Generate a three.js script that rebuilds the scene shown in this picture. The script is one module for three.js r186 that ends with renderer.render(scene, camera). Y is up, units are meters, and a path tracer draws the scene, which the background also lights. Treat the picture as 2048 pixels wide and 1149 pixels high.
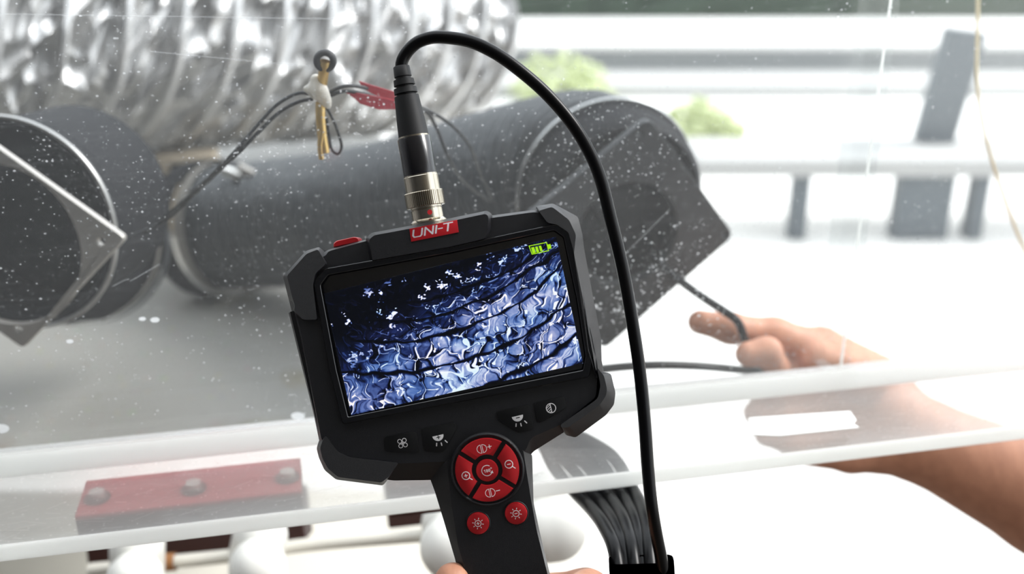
import * as THREE from 'three';
import { mergeGeometries, mergeVertices, toCreasedNormals } from 'three/addons/utils/BufferGeometryUtils.js';
import { MarchingCubes } from 'three/addons/objects/MarchingCubes.js';
import { RoundedBoxGeometry } from 'three/addons/geometries/RoundedBoxGeometry.js';
import { RectAreaLightUniformsLib } from 'three/addons/lights/RectAreaLightUniformsLib.js';
import { createNoise2D, createNoise3D } from 'simplex-noise';

// ---------- camera, sky, exposure ----------
const W = 2048, H = 1149, F = 2010, PITCH = 22 * Math.PI / 180;
const scene = new THREE.Scene();
const camera = new THREE.PerspectiveCamera(2 * Math.atan(H / 2 / F) * 180 / Math.PI, W / H, 0.02, 120);
camera.position.set(0, 1.05, 0);
camera.rotation.set(-PITCH, 0, 0);
camera.focus = 0.455;
camera.userData.fStop = 5.0;
camera.updateMatrixWorld(true);
const renderer = new THREE.WebGLRenderer({ antialias: true });
renderer.toneMapping = THREE.LinearToneMapping;
renderer.toneMappingExposure = 1.0;
renderer.shadowMap.enabled = true;
RectAreaLightUniformsLib.init();
{ // an even bright overcast sky
  const w = 64, h = 32, d = new Float32Array(w * h * 4), S = 2.3;
  for (let j = 0; j < h; j++) for (let i = 0; i < w; i++) {
    const up = Math.max(0, Math.sin(((j + 0.5) / h - 0.5) * Math.PI)), b = S * (0.85 + 0.3 * up), o = (j * w + i) * 4;
    d[o] = b * 0.945; d[o + 1] = b; d[o + 2] = b * 1.055; d[o + 3] = 1;
  }
  const t = new THREE.DataTexture(d, w, h, THREE.RGBAFormat, THREE.FloatType);
  t.mapping = THREE.EquirectangularReflectionMapping; t.magFilter = THREE.LinearFilter; t.needsUpdate = true;
  scene.background = t; scene.environment = t;
}

{ // sun behind thin cloud, high on the right
  const sun = new THREE.DirectionalLight(0xfffcf8, 4.0); sun.name = 'sun'; sun.position.set(7.2, 7.4, -2.4); sun.target.position.set(0, 0.8, -0.8);
  sun.castShadow = true; sun.shadow.radius = 45; sun.shadow.mapSize.set(2048, 2048); Object.assign(sun.shadow.camera, { left: -5, right: 5, top: 5, bottom: -5, near: 0.5, far: 30 });
  scene.add(sun, sun.target);
}
// ---------- helpers ----------
const V = (x, y, z) => new THREE.Vector3(x, y, z), V2 = (x, y) => new THREE.Vector2(x, y);
let seed = 7;
const rnd = () => { seed = (seed + 0x6d2b79f5) | 0; let t = Math.imul(seed ^ (seed >>> 15), 1 | seed); t = (t + Math.imul(t ^ (t >>> 7), 61 | t)) ^ t; return ((t ^ (t >>> 14)) >>> 0) / 4294967296; };
const noise3 = createNoise3D(rnd), noise2 = createNoise2D(rnd);
const clamp = (x, a = 0, b = 1) => Math.min(b, Math.max(a, x)), lerp = (a, b, t) => a + (b - a) * t;
const sstep = (a, b, x) => { const t = clamp((x - a) / (b - a)); return t * t * (3 - 2 * t); };
const CAM = camera.position.clone();
const dirOf = (px, py) => V((px - W / 2) / F, (H / 2 - py) / F, -1).applyQuaternion(camera.quaternion);   // unit camera depth
const at = (px, py, d) => CAM.clone().addScaledVector(dirOf(px, py), d);
const onPlane = (px, py, P, n) => { const d = dirOf(px, py); return CAM.clone().addScaledVector(d, P.clone().sub(CAM).dot(n) / d.dot(n)); };
const camVec = (x, y, z) => V(x, y, z).applyQuaternion(camera.quaternion).normalize();
const used = {};
function numbered(n) { used[n] = (used[n] ?? -1) + 1; return used[n] ? n + '_' + String(used[n]).padStart(3, '0') : n; }
const shade = (m) => { m.castShadow = m.receiveShadow = true; return m; };
function tag(o, label, category, group, kind) { if (label) o.userData.label = label; if (category) o.userData.category = category; if (group) o.userData.group = group; if (kind) o.userData.kind = kind; return o; }
function thing(name, label, category, base, group) { const g = new THREE.Group(); g.name = numbered(name); g.position.copy(base); scene.add(g); g.updateMatrixWorld(true); return tag(g, label, category, group); }
function part(name, geo, mat, parent, label) { const m = shade(new THREE.Mesh(geo, mat)); m.name = name; parent.add(m); if (label) m.userData.label = label; m.updateMatrixWorld(true); return m; }
const inv = (parent) => parent.updateWorldMatrix(true, false) ?? parent.matrixWorld.clone().invert();
function wpart(name, geo, mat, parent, label) { return part(name, geo.applyMatrix4(inv(parent)), mat, parent, label); }   // geometry given in world axes
function solo(name, geo, mat, label, category, group, kind) {
  geo.computeBoundingBox(); const b = geo.boundingBox, p = V((b.min.x + b.max.x) / 2, b.min.y, (b.min.z + b.max.z) / 2);
  geo.translate(-p.x, -p.y, -p.z);
  const m = shade(new THREE.Mesh(geo, mat)); m.name = kind === 'structure' ? name : numbered(name); m.position.copy(p); scene.add(m); m.updateMatrixWorld(true);
  return tag(m, label, category, group, kind);
}
const boxGeo = (x0, y0, z0, x1, y1, z1, r = 0) => (r ? new RoundedBoxGeometry(x1 - x0, y1 - y0, z1 - z0, 2, r) : new THREE.BoxGeometry(x1 - x0, y1 - y0, z1 - z0)).translate((x0 + x1) / 2, (y0 + y1) / 2, (z0 + z1) / 2);
const curveOf = (pts) => new THREE.CatmullRomCurve3(pts, false, 'centripetal');
const tube = (pts, r, n = 80, m = 10) => new THREE.TubeGeometry(curveOf(pts), n, r, m);
const strip = (g) => { const o = g.index ? g.toNonIndexed() : g; for (const k of Object.keys(o.attributes)) if (!['position', 'normal', 'uv'].includes(k)) o.deleteAttribute(k); return o; };
const merged = (list) => mergeGeometries(list.map(strip));
function roundPoly(pts, r, n = 4) {
  const out = [], L = pts.length;
  for (let i = 0; i < L; i++) {
    const p = pts[i], a = pts[(i + L - 1) % L], b = pts[(i + 1) % L];
    const da = Math.hypot(a[0] - p[0], a[1] - p[1]), db = Math.hypot(b[0] - p[0], b[1] - p[1]), ra = Math.min(r, da * 0.48), rb = Math.min(r, db * 0.48);
    const A = [p[0] + (a[0] - p[0]) / da * ra, p[1] + (a[1] - p[1]) / da * ra], B = [p[0] + (b[0] - p[0]) / db * rb, p[1] + (b[1] - p[1]) / db * rb];
    for (let k = 0; k <= n; k++) { const t = k / n, u = 1 - t; out.push([u * u * A[0] + 2 * u * t * p[0] + t * t * B[0], u * u * A[1] + 2 * u * t * p[1] + t * t * B[1]]); }
  }
  return out;
}
const area2 = (p) => p.reduce((s, a, i) => { const b = p[(i + 1) % p.length]; return s + a[0] * b[1] - b[0] * a[1]; }, 0) / 2;
function inset(p, d) {  // d > 0 shrinks a counter-clockwise polygon
  const L = p.length, out = [];
  for (let i = 0; i < L; i++) {
    let a = p[(i + L - 1) % L], b = p[(i + 1) % L], q = p[i];
    let t1 = [q[0] - a[0], q[1] - a[1]], t2 = [b[0] - q[0], b[1] - q[1]];
    const l1 = Math.hypot(...t1) || 1e-9, l2 = Math.hypot(...t2) || 1e-9;
    const n1 = [-t1[1] / l1, t1[0] / l1], n2 = [-t2[1] / l2, t2[0] / l2], s = [n1[0] + n2[0], n1[1] + n2[1]], k = Math.max(0.35, (s[0] * s[0] + s[1] * s[1]) / 2);
    out.push([q[0] + s[0] / k * d, q[1] + s[1] / k * d]);
  }
  return out;
}
// Loops of equal length, first towards the viewer: [ [[x, y], ...], z ]. uvBox maps uv to that box (for prints), else metres.
function loft(loops, crease = 0.5, uvBox) {
  const flip = area2(loops[0][0]) < 0, ls = loops.map(([p, z]) => (flip ? [...p].reverse() : p).map(([x, y]) => [x, y, z])), n = ls[0].length, pos = [];
  const tri = (a, b, c) => pos.push(...a, ...b, ...c);
  for (let k = 0; k + 1 < ls.length; k++) for (let i = 0; i < n; i++) { const j = (i + 1) % n, a = ls[k][i], b = ls[k][j], c = ls[k + 1][j], d = ls[k + 1][i]; tri(a, d, c); tri(a, c, b); }
  const cap = (l, back) => THREE.ShapeUtils.triangulateShape(l.map((p) => V2(p[0], p[1])), []).forEach(([a, b, c]) => back ? tri(l[a], l[c], l[b]) : tri(l[a], l[b], l[c]));
  cap(ls[0], false); cap(ls[ls.length - 1], true);
  const g = new THREE.BufferGeometry();
  g.setAttribute('position', new THREE.Float32BufferAttribute(pos, 3));
  const uv = new Float32Array(pos.length / 3 * 2);
  for (let i = 0; i < pos.length / 3; i++) { uv[2 * i] = uvBox ? (pos[3 * i] - uvBox[0]) / (uvBox[2] - uvBox[0]) : pos[3 * i] * 100; uv[2 * i + 1] = uvBox ? (pos[3 * i + 1] - uvBox[1]) / (uvBox[3] - uvBox[1]) : pos[3 * i + 1] * 100; }
  g.setAttribute('uv', new THREE.BufferAttribute(uv, 2));
  return toCreasedNormals(g, crease);
}
const ccw = (p) => (area2(p) < 0 ? [...p].reverse() : p);
const plate = (poly, zf, zb, bev = 0.0004, uvBox, crease = 0.5) => { const p = ccw(poly); return loft([[inset(p, bev), zf], [inset(p, bev * 0.3), zf - bev * 0.3], [p, zf - bev], [p, zb]], crease, uvBox); };
const bbox = (p) => [Math.min(...p.map((q) => q[0])), Math.min(...p.map((q) => q[1])), Math.max(...p.map((q) => q[0])), Math.max(...p.map((q) => q[1]))];
// A tube of varying radius along a curve; open ends.
function ductGeo(curve, N, M, radius) {
  const fr = curve.computeFrenetFrames(N, false), pos = [], idx = [], uv = [];
  for (let i = 0; i <= N; i++) {
    const t = i / N, p = curve.getPointAt(t);
    for (let j = 0; j <= M; j++) { const a = j / M * 2 * Math.PI, r = radius(t, j === M ? 0 : a), c = Math.cos(a) * r, s = Math.sin(a) * r; pos.push(p.x + fr.normals[i].x * c + fr.binormals[i].x * s, p.y + fr.normals[i].y * c + fr.binormals[i].y * s, p.z + fr.normals[i].z * c + fr.binormals[i].z * s); uv.push(t, j / M); }
  }
  for (let i = 0; i < N; i++) for (let j = 0; j < M; j++) { const a = i * (M + 1) + j, b = a + M + 1; idx.push(a, b, a + 1, b, b + 1, a + 1); }
  const g = new THREE.BufferGeometry(); g.setAttribute('position', new THREE.Float32BufferAttribute(pos, 3)); g.setAttribute('uv', new THREE.Float32BufferAttribute(uv, 2)); g.setIndex(idx); g.computeVertexNormals(); return g;
}
// A body from tapered bones joined smoothly. bones: [A, ra, B, rb], metres in world axes.
function bodyGeo(bones, k, res, pad = 0.012) {
  const lo = V(1e9, 1e9, 1e9), hi = V(-1e9, -1e9, -1e9);
  for (const [A, ra, B, rb] of bones) for (const [p, r] of [[A, ra], [B, rb]]) { lo.min(p.clone().addScalar(-r - pad)); hi.max(p.clone().addScalar(r + pad)); }
  const mc = new MarchingCubes(res, new THREE.MeshStandardMaterial(), false, false, 150000), c = lo.clone().add(hi).multiplyScalar(0.5), hs = hi.clone().sub(lo).multiplyScalar(0.5), half = res / 2, p = V(), ab = V(), ap = V();
  const smin = (a, b) => { const h = Math.max(k - Math.abs(a - b), 0) / k; return Math.min(a, b) - h * h * k / 4; };
  for (let z = 0; z < res; z++) for (let y = 0; y < res; y++) for (let x = 0; x < res; x++) {
    p.set((x - half) / half * hs.x + c.x, (y - half) / half * hs.y + c.y, (z - half) / half * hs.z + c.z);
    let d = 1;
    for (const [A, ra, B, rb] of bones) { ab.subVectors(B, A); ap.subVectors(p, A); const t = clamp(ap.dot(ab) / ab.lengthSq()); d = smin(d, ap.addScaledVector(ab, -t).length() - lerp(ra, rb, t)); }
    mc.field[x + y * res + z * res * res] = -d * 100;
  }
  mc.isolation = 0; mc.update();
  const g = new THREE.BufferGeometry(), a = new Float32Array(mc.count * 3);
  for (let i = 0; i < mc.count; i++) { a[3 * i] = mc.positionArray[3 * i] * hs.x + c.x; a[3 * i + 1] = mc.positionArray[3 * i + 1] * hs.y + c.y; a[3 * i + 2] = mc.positionArray[3 * i + 2] * hs.z + c.z; }
  g.setAttribute('position', new THREE.BufferAttribute(a, 3));
  const m = mergeVertices(g, 1e-5); m.computeVertexNormals();
  const uv = new Float32Array(m.attributes.position.count * 2);
  for (let i = 0; i < uv.length / 2; i++) { uv[2 * i] = m.attributes.position.getX(i) * 12; uv[2 * i + 1] = (m.attributes.position.getY(i) + 0.6 * m.attributes.position.getZ(i)) * 12; }
  m.setAttribute('uv', new THREE.BufferAttribute(uv, 2));
  return m;
}
// ---------- textures and materials ----------
function dataTex(w, h, f, srgb) {
  const d = new Uint8Array(w * h * 4);
  for (let y = 0; y < h; y++) for (let x = 0; x < w; x++) { const c = f(x, y), o = (y * w + x) * 4; if (Array.isArray(c)) { d[o] = c[0]; d[o + 1] = c[1]; d[o + 2] = c[2]; } else d[o] = d[o + 1] = d[o + 2] = c; d[o + 3] = 255; }
  const t = new THREE.DataTexture(d, w, h, THREE.RGBAFormat); t.magFilter = THREE.LinearFilter; t.wrapS = t.wrapT = THREE.RepeatWrapping; if (srgb) t.colorSpace = THREE.SRGBColorSpace; t.needsUpdate = true; return t;
}
function canvasTex(w, h, draw, srgb = true) { const c = document.createElement('canvas'); c.width = w; c.height = h; draw(c.getContext('2d'), w, h); const t = new THREE.CanvasTexture(c); if (srgb) t.colorSpace = THREE.SRGBColorSpace; t.magFilter = THREE.LinearFilter; t.wrapS = t.wrapT = THREE.RepeatWrapping; return t; }
const grainTex = dataTex(256, 256, () => rnd() * 255);
const std = (o) => new THREE.MeshStandardMaterial(o), phys = (o) => new THREE.MeshPhysicalMaterial(o), rgb = (r, g, b) => new THREE.Color().setRGB(r, g, b);
const M = {
  plastic: phys({ ior: 1.5, color: rgb(0.0045, 0.0045, 0.0065), roughness: 0.42, bumpMap: grainTex, bumpScale: 0.00006 }),
  rubber: phys({ ior: 1.6, color: rgb(0.006, 0.006, 0.008), roughness: 0.42, bumpMap: grainTex, bumpScale: 0.00008 }),
  darkPlastic: std({ color: rgb(0.005, 0.005, 0.006), roughness: 0.55 }),
  glossBlack: phys({ ior: 1.5, color: rgb(0.004, 0.004, 0.005), roughness: 0.12, clearcoat: 0.4, clearcoatRoughness: 0.1 }),
  cable: phys({ color: rgb(0.003, 0.003, 0.0035), roughness: 0.30, specularIntensity: 0.40 }),
  anodised: phys({ color: rgb(0.004, 0.004, 0.006), roughness: 0.22, clearcoat: 0.6, clearcoatRoughness: 0.15 }),
  chrome: std({ color: rgb(0.56, 0.51, 0.42), metalness: 1, roughness: 0.16 }),
  red: std({ color: rgb(0.42, 0.006, 0.010), roughness: 0.45 }),
  steel: std({ color: rgb(0.46, 0.44, 0.41), metalness: 0.85, roughness: 0.42 }),
  brightSteel: std({ color: rgb(0.8, 0.79, 0.76), metalness: 1, roughness: 0.25 }),
  fanPlastic: phys({ color: rgb(0.006, 0.007, 0.009), roughness: 0.7, specularIntensity: 0.4 }),
  ductBlack: std({ color: rgb(0.05, 0.055, 0.06), metalness: 0.35, roughness: 0.42 }),
  foil: std({ color: rgb(0.60, 0.60, 0.60), metalness: 1, roughness: 0.38 }),
  wire: std({ color: rgb(0.012, 0.014, 0.016), roughness: 0.5 }),
  brass: std({ color: rgb(0.75, 0.52, 0.20), metalness: 0.75, roughness: 0.35 }),
  glue: phys({ color: rgb(0.82, 0.80, 0.74), roughness: 0.6, transmission: 0.35 }),
  redTape: phys({ color: rgb(0.62, 0.03, 0.06), roughness: 0.45, transmission: 0.25 }),
  wood: std({ color: rgb(0.045, 0.014, 0.010), roughness: 0.6 }),
  redPaint: std({ color: rgb(0.30, 0.018, 0.020), roughness: 0.5 }),
  cream: std({ color: rgb(0.78, 0.75, 0.67), roughness: 0.5 }),
  whitePlastic: phys({ color: rgb(0.86, 0.85, 0.80), roughness: 0.4 }),
  board: std({ color: rgb(0.62, 0.61, 0.57), roughness: 0.55 }),
  darkFloor: std({ color: rgb(0.10, 0.085, 0.07), roughness: 0.6 }),
  plaster: std({ color: rgb(0.13, 0.13, 0.135), roughness: 0.9 }),
  ceiling: std({ color: rgb(0.35, 0.33, 0.30), roughness: 0.9 }),
  tile: std({ color: rgb(0.80, 0.79, 0.76), roughness: 0.6 }),
  ground: std({ color: rgb(0.62, 0.61, 0.57), roughness: 0.9 }),
  stone: std({ color: rgb(0.42, 0.42, 0.41), roughness: 0.85 }),
  stone2: std({ color: rgb(0.24, 0.25, 0.25), roughness: 0.85 }),
  greyPaint: std({ color: rgb(0.10, 0.12, 0.135), roughness: 0.6 }),
  whitePaint: std({ color: rgb(0.72, 0.71, 0.69), roughness: 0.6 }),
  leaf: phys({ color: rgb(0.70, 0.76, 0.46), roughness: 0.8, transmission: 0.4 }),
  hedge: std({ color: rgb(0.03, 0.055, 0.03), roughness: 0.9 }),
};
const skinTex = dataTex(256, 256, (x, y) => { const n = 0.5 + 0.28 * noise2(x / 40, y / 40) + 0.16 * noise2(x / 9, y / 9 + 40) + 0.12 * (rnd() - 0.5); return [lerp(176, 204, n), lerp(122, 146, n), lerp(96, 116, n)]; }, true);
M.skin = phys({ color: 0xffffff, map: skinTex, roughness: 0.55, sheen: 0.2, sheenColor: rgb(1, 0.7, 0.6) });
M.nail = std({ color: rgb(0.80, 0.62, 0.50), roughness: 0.3 });

// ---------- structure: terrace and shelter ----------
const st = (name, geo, mat) => solo(name, geo, mat, null, null, null, 'structure');
st('floor', boxGeo(-3.2, -0.1, -1.25, 3.4, 0, 3.2), M.darkFloor);
st('floor_terrace', boxGeo(-3.2, -0.1, -5.25, 6, 0, -1.25), M.tile);
st('ground', boxGeo(-40, -0.25, -60, 40, -0.101, 20), M.ground);
st('wall_back', boxGeo(-3.2, 0, 3.0, 3.4, 2.7, 3.2), M.plaster);
st('wall_left', boxGeo(-3.2, 0, -4.0, -3.0, 2.7, 3.0), M.plaster);
st('ceiling', boxGeo(-3.2, 2.7, 0.1, 3.4, 2.9, 3.2), M.ceiling);

// ---------- background beyond the box ----------
st('trim_1', boxGeo(-4, -0.101, -5.75, 6, 0.06, -5.25), M.stone);
st('wall_terrace', boxGeo(-4, -0.101, -6.9, 6, 0.17, -5.75), M.stone2);
st('trim_2', boxGeo(-4, 0.17, -6.92, 6, 0.20, -5.73), M.whitePaint);
{ // far dark hedge
  const g = new THREE.BoxGeometry(12, 1.3, 0.9, 90, 14, 8), p = g.attributes.position;
  for (let i = 0; i < p.count; i++) { const x = p.getX(i), y = p.getY(i), z = p.getZ(i), n = 0.14 * noise3(x * 3, y * 3, z * 3) + 0.06 * noise3(x * 9, y * 9, z * 9); p.setXYZ(i, x + n, y + n, z + n); }
  g.computeVertexNormals(); g.translate(1, 0.55, -8.4);
  solo('hedge', g, M.hedge, 'dark clipped hedge behind the pale low terrace wall', 'hedge');
}
{ // low bench with grey posts on the terrace
  const P = onPlane(1500, 480, V(0, 0, 0), V(0, 1, 0)), b = thing('bench', 'low pale terrace bench with dark grey legs and posts behind the acrylic box', 'bench', P), d = 3.13;
  const X = (px, py, dd) => at(px, py, dd).x, Y = (py, dd) => at(1024, py, dd).y;
  const zc = P.z, x0 = X(1385, 330, d), x1 = X(2400, 320, d), yT = Y(308, d), yB = Y(345, d);
  wpart('seat', boxGeo(x0, yB, zc - 0.28, x1, yT, zc + 0.02, 0.008), M.stone, b);
  const leg = (p0, p1, z) => wpart('leg', boxGeo(X(p0, 420, d), 0, z - 0.03, X(p1, 420, d), yB, z + 0.03, 0.004), M.greyPaint, b);
  leg(1586, 1618, zc - 0.03); leg(1795, 1905, zc - 0.03); leg(1945, 1975, zc - 0.03); leg(2260, 2300, zc - 0.03);
  const post = boxGeo(-0.06, 0, -0.03, 0.06, 0.36, 0.03, 0.004).rotateZ(-0.13); post.translate(X(1905, 310, d), yT, zc - 0.22);
  wpart('back_post', post, M.greyPaint, b);
  const post2 = boxGeo(-0.06, 0, -0.03, 0.06, 0.36, 0.03, 0.004).rotateZ(-0.13); post2.translate(X(2260, 310, d), yT, zc - 0.22);
  wpart('back_post', post2, M.greyPaint, b);
}
{ // pale shrubs
  const leafG = new THREE.SphereGeometry(1, 6, 4); leafG.scale(0.035, 0.012, 0.022);
  const bush = (px, py, s, label) => {
    const P = onPlane(px, py, V(0, 0, 0), V(0, 1, 0)), g = thing('shrub', label, 'shrub', P), list = [];
    for (let i = 0; i < 170; i++) { const a = rnd() * 6.28, u = Math.acos(1 - rnd()), r = s * (0.5 + 0.5 * rnd()); list.push(leafG.clone().rotateX(rnd() * 3).rotateY(rnd() * 6).translate(Math.cos(a) * Math.sin(u) * r, 0.03 + Math.cos(u) * r * 0.9, Math.sin(a) * Math.sin(u) * r)); }
    part('foliage', merged(list), M.leaf, g).userData.kind = 'stuff';
    part('stem', new THREE.CylinderGeometry(0.008, 0.014, 0.08, 8).translate(0, 0.04, 0), M.wood, g);
  };
  bush(1395, 300, 0.20, 'pale green shrub on the terrace beside the pale bench');
  bush(1120, 205, 0.26, 'pale green shrub behind the arching black cable, near the low wall');
}

// ---------- acrylic box frame ----------
const PA = V(0.6186, 0, -0.1298).normalize(), PN = V(0.1298, 0, 0.6186).normalize(), UP = V(0, 1, 0), P0 = V(-0.2786, 0.75, -0.4685);
const BOXM = new THREE.Matrix4().makeBasis(PA, UP, PN).setPosition(P0);      // axes: x along the panel, y up, z to the viewer; origin at the panel's foot
const toBox = (p) => p.clone().applyMatrix4(BOXM.clone().invert());
const fromBox = (x, y, z) => V(x, y, z).applyMatrix4(BOXM);
const panelPx = (px, py) => toBox(onPlane(px, py, P0, PN));
const lipPx = (px, py) => toBox(onPlane(px, py, P0, UP));
const PX0 = -0.10, PX1 = 0.74, PH = 0.46, LIP = 0.0673, TH = 0.009;
const panelTex = canvasTex(2048, 1122, (c, w, h) => {   // roughness of the dusty, splashed sheet: droplets, wipe marks, glue smears
  const X = (x) => (x - PX0) / (PX1 - PX0) * w, Y = (y) => h - y / PH * h, g = (v, a = 1) => { const q = Math.round(v * 255); return `rgba(${q},${q},${q},${a})`; };
  c.fillStyle = g(0.225); c.fillRect(0, 0, w, h);
  for (let i = 0; i < 1500; i++) { // wipe marks
    const x = rnd() * w, y = rnd() * h, l = 30 + rnd() * 160, s = -0.04 + 0.16 * rnd(); c.strokeStyle = g(0.55, 0.04 + 0.07 * rnd()); c.lineWidth = 0.6 + rnd() * 2.2; c.beginPath(); c.moveTo(x, y); c.lineTo(x + l, y - l * s); c.stroke();
  }
  for (let i = 0; i < 95000; i++) { // dust and dried droplets, denser in drifts
    const x = rnd() * w, y = rnd() * h, dens = 0.5 + 0.5 * noise2(x / 260, y / 200) + 0.25 * noise2(x / 70, y / 60 + 9);
    if (rnd() > dens) continue;
    const r = 0.42 + 0.95 * Math.pow(rnd(), 5), v = 0.45 + 0.5 * rnd(); c.fillStyle = g(v, 0.35 + 0.6 * rnd()); c.beginPath(); c.ellipse(x, y, r * (1 + rnd() * 0.5), r, 0, 0, 7); c.fill();
  }
  const drops = (px, py, sx, sy, n, r0, r1) => { for (let i = 0; i < n; i++) { const q = panelPx(px + sx * (rnd() + rnd() + rnd() - 1.5), py + sy * (rnd() + rnd() + rnd() - 1.5)), r = lerp(r0, r1, rnd() ** 2); c.fillStyle = g(0.65 + 0.35 * rnd(), 0.5 + 0.5 * rnd()); c.beginPath(); c.ellipse(X(q.x), Y(q.y), r * 1.25, r, -0.1, 0, 7); c.fill(); } };
  drops(1300, 570, 150, 110, 420, 0.5, 1.8); drops(1190, 300, 220, 120, 520, 0.4, 1.2); drops(700, 250, 160, 90, 300, 0.5, 1.5); drops(1450, 660, 120, 60, 320, 0.4, 1.1); drops(480, 300, 120, 60, 140, 0.5, 1.3); drops(320, 430, 300, 160, 220, 0.4, 1.0); drops(1245, 625, 60, 45, 60, 0.8, 2.6);
  // scratches
  for (const [a, b] of [[[260, 565], [320, 530]], [[225, 575], [255, 560]], [[1240, 520], [1340, 420]], [[0, 30], [700, 40]], [[300, 105], [620, 135]]]) { const p = panelPx(...a), q = panelPx(...b); c.strokeStyle = g(0.8, 0.5); c.lineWidth = 1.4; c.beginPath(); c.moveTo(X(p.x), Y(p.y)); c.lineTo(X(q.x), Y(q.y)); c.stroke(); }
  // dried glue smears along the foot
  const smear = (pts, v) => { c.fillStyle = g(v); c.beginPath(); pts.forEach(([px, py], i) => { const q = panelPx(px, py); const x = X(q.x), y = Y(q.y) + (i % 2) * 2; i ? c.lineTo(x, y) : c.moveTo(x, y); }); c.fill(); };
  smear([[200, 892], [300, 880], [330, 874], [380, 862], [450, 860], [520, 848], [600, 842], [640, 836], [645, 880], [400, 900], [360, 885], [205, 900]], 0.62);
  smear([[400, 905], [430, 890], [520, 880], [600, 875], [640, 870], [640, 885], [520, 898], [440, 912]], 0.72);
  for (const [px, py, r] of [[593, 833, 5], [597, 835, 6], [2, 860, 7], [285, 640, 3], [310, 642, 4], [140, 685, 3]]) { const q = panelPx(px, py); c.fillStyle = g(0.9); c.beginPath(); c.ellipse(X(q.x), Y(q.y), r * 1.5, r, 0, 0, 7); c.fill(); }
}, false);
const lipTex = canvasTex(2048, 256, (c, w, h) => {
  const g = (v, a = 1) => { const q = Math.round(v * 255); return `rgba(${q},${q},${q},${a})`; };
  c.fillStyle = g(0.66); c.fillRect(0, 0, w, h);
  for (let i = 0; i < 2600; i++) { const x = rnd() * w, y = rnd() * h, l = 4 + rnd() * 34, a = -0.7 + rnd() * 1.1; c.strokeStyle = g(0.6 + 0.4 * rnd(), 0.15 + 0.5 * rnd()); c.lineWidth = 0.4 + rnd(); c.beginPath(); c.moveTo(x, y); c.lineTo(x + Math.cos(a) * l, y + Math.sin(a) * l); c.stroke(); }
  for (let i = 0; i < 2500; i++) { c.fillStyle = g(0.7 + 0.3 * rnd(), 0.6); c.fillRect(rnd() * w, rnd() * h, 1 + rnd() * 2, 1 + rnd() * 2); }
}, false);
M.acrylicFront = phys({ color: 0xffffff, transmission: 1, thickness: 0, roughness: 1, roughnessMap: panelTex, ior: 1.45 });
M.acrylicClear = phys({ color: rgb(0.97, 0.98, 0.98), transmission: 1, thickness: 0, roughness: 0.05, ior: 1.45 });
M.acrylicLip = phys({ color: 0xffffff, transmission: 1, thickness: 0, roughness: 1, roughnessMap: lipTex, ior: 1.45 });
M.frosted = phys({ color: rgb(0.98, 0.98, 0.96), transmission: 0.85, thickness: 0, roughness: 1 });
const sheetBox = (x0, y0, z0, x1, y1, z1) => boxGeo(x0, y0, z0, x1, y1, z1);
function boxThing(name, label, category, x, y, z) { const g = thing(name, label, category, fromBox(x, y, z)); g.quaternion.setFromRotationMatrix(BOXM); g.updateMatrixWorld(true); return g; }
{ // BoxGeometry face order: +x -x +y -y +z -z
  const p = boxThing('acrylic_sheet', 'tall clear acrylic front sheet covered in dust and dried water droplets', 'acrylic sheet', PX0, 0.0005, 0);
  const g = boxGeo(0, 0, -0.008, PX1 - PX0, PH, 0), mats = [M.frosted, M.frosted, M.frosted, M.frosted, M.acrylicFront, M.acrylicClear];
  part('sheet', g, mats, p);
  part('foot_batten', boxGeo(0, 0, 0.0004, PX1 - PX0, 0.0135, 0.004), M.frosted, p, 'frosted glued strip along the foot of the panel');
  const l = boxThing('acrylic_shelf', 'scratched clear acrylic base plate with a frosted white front edge', 'acrylic shelf', PX0, -TH, 0);
  part('plate', boxGeo(0, 0, -0.03, PX1 - PX0, TH, LIP - 0.0012), [M.frosted, M.frosted, M.acrylicLip, M.acrylicClear, M.acrylicClear, M.frosted], l);
  part('front_edge', boxGeo(0, 0, LIP - 0.0012, PX1 - PX0, TH, LIP), M.frosted, l, 'frosted white sawn edge of the plate');
  // side panel whose front edge shows as a pale upright line
  const q = panelPx(1760, 320), s = boxThing('acrylic_side_strip', 'upright clear acrylic corner strip behind the dusty front panel', 'acrylic strip', q.x, 0.0005, -0.0085);
  part('strip', boxGeo(-0.004, 0, -0.03, 0.004, PH - 0.002, 0), M.acrylicClear, s);
  part('glued_edge', boxGeo(-0.0024, 0, -0.0006, -0.0008, PH - 0.002, -0.0002), M.frosted, s);
}
{ // torn white sticker on the base plate
  const c = [[1497, 838], [1700, 825], [1712, 842], [1706, 850], [1718, 857], [1560, 874], [1505, 872]].map(([x, y]) => { const q = lipPx(x, y); return [q.x, -q.z]; });
  const g = plate(c, 0.0008, 0.0001, 0.0002).rotateX(-Math.PI / 2); g.applyMatrix4(BOXM);
  solo('sticker', g, std({ color: rgb(0.9, 0.9, 0.88), roughness: 0.8 }), 'torn blank white sticker on the clear base plate above the forearm', 'sticker');
}
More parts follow.
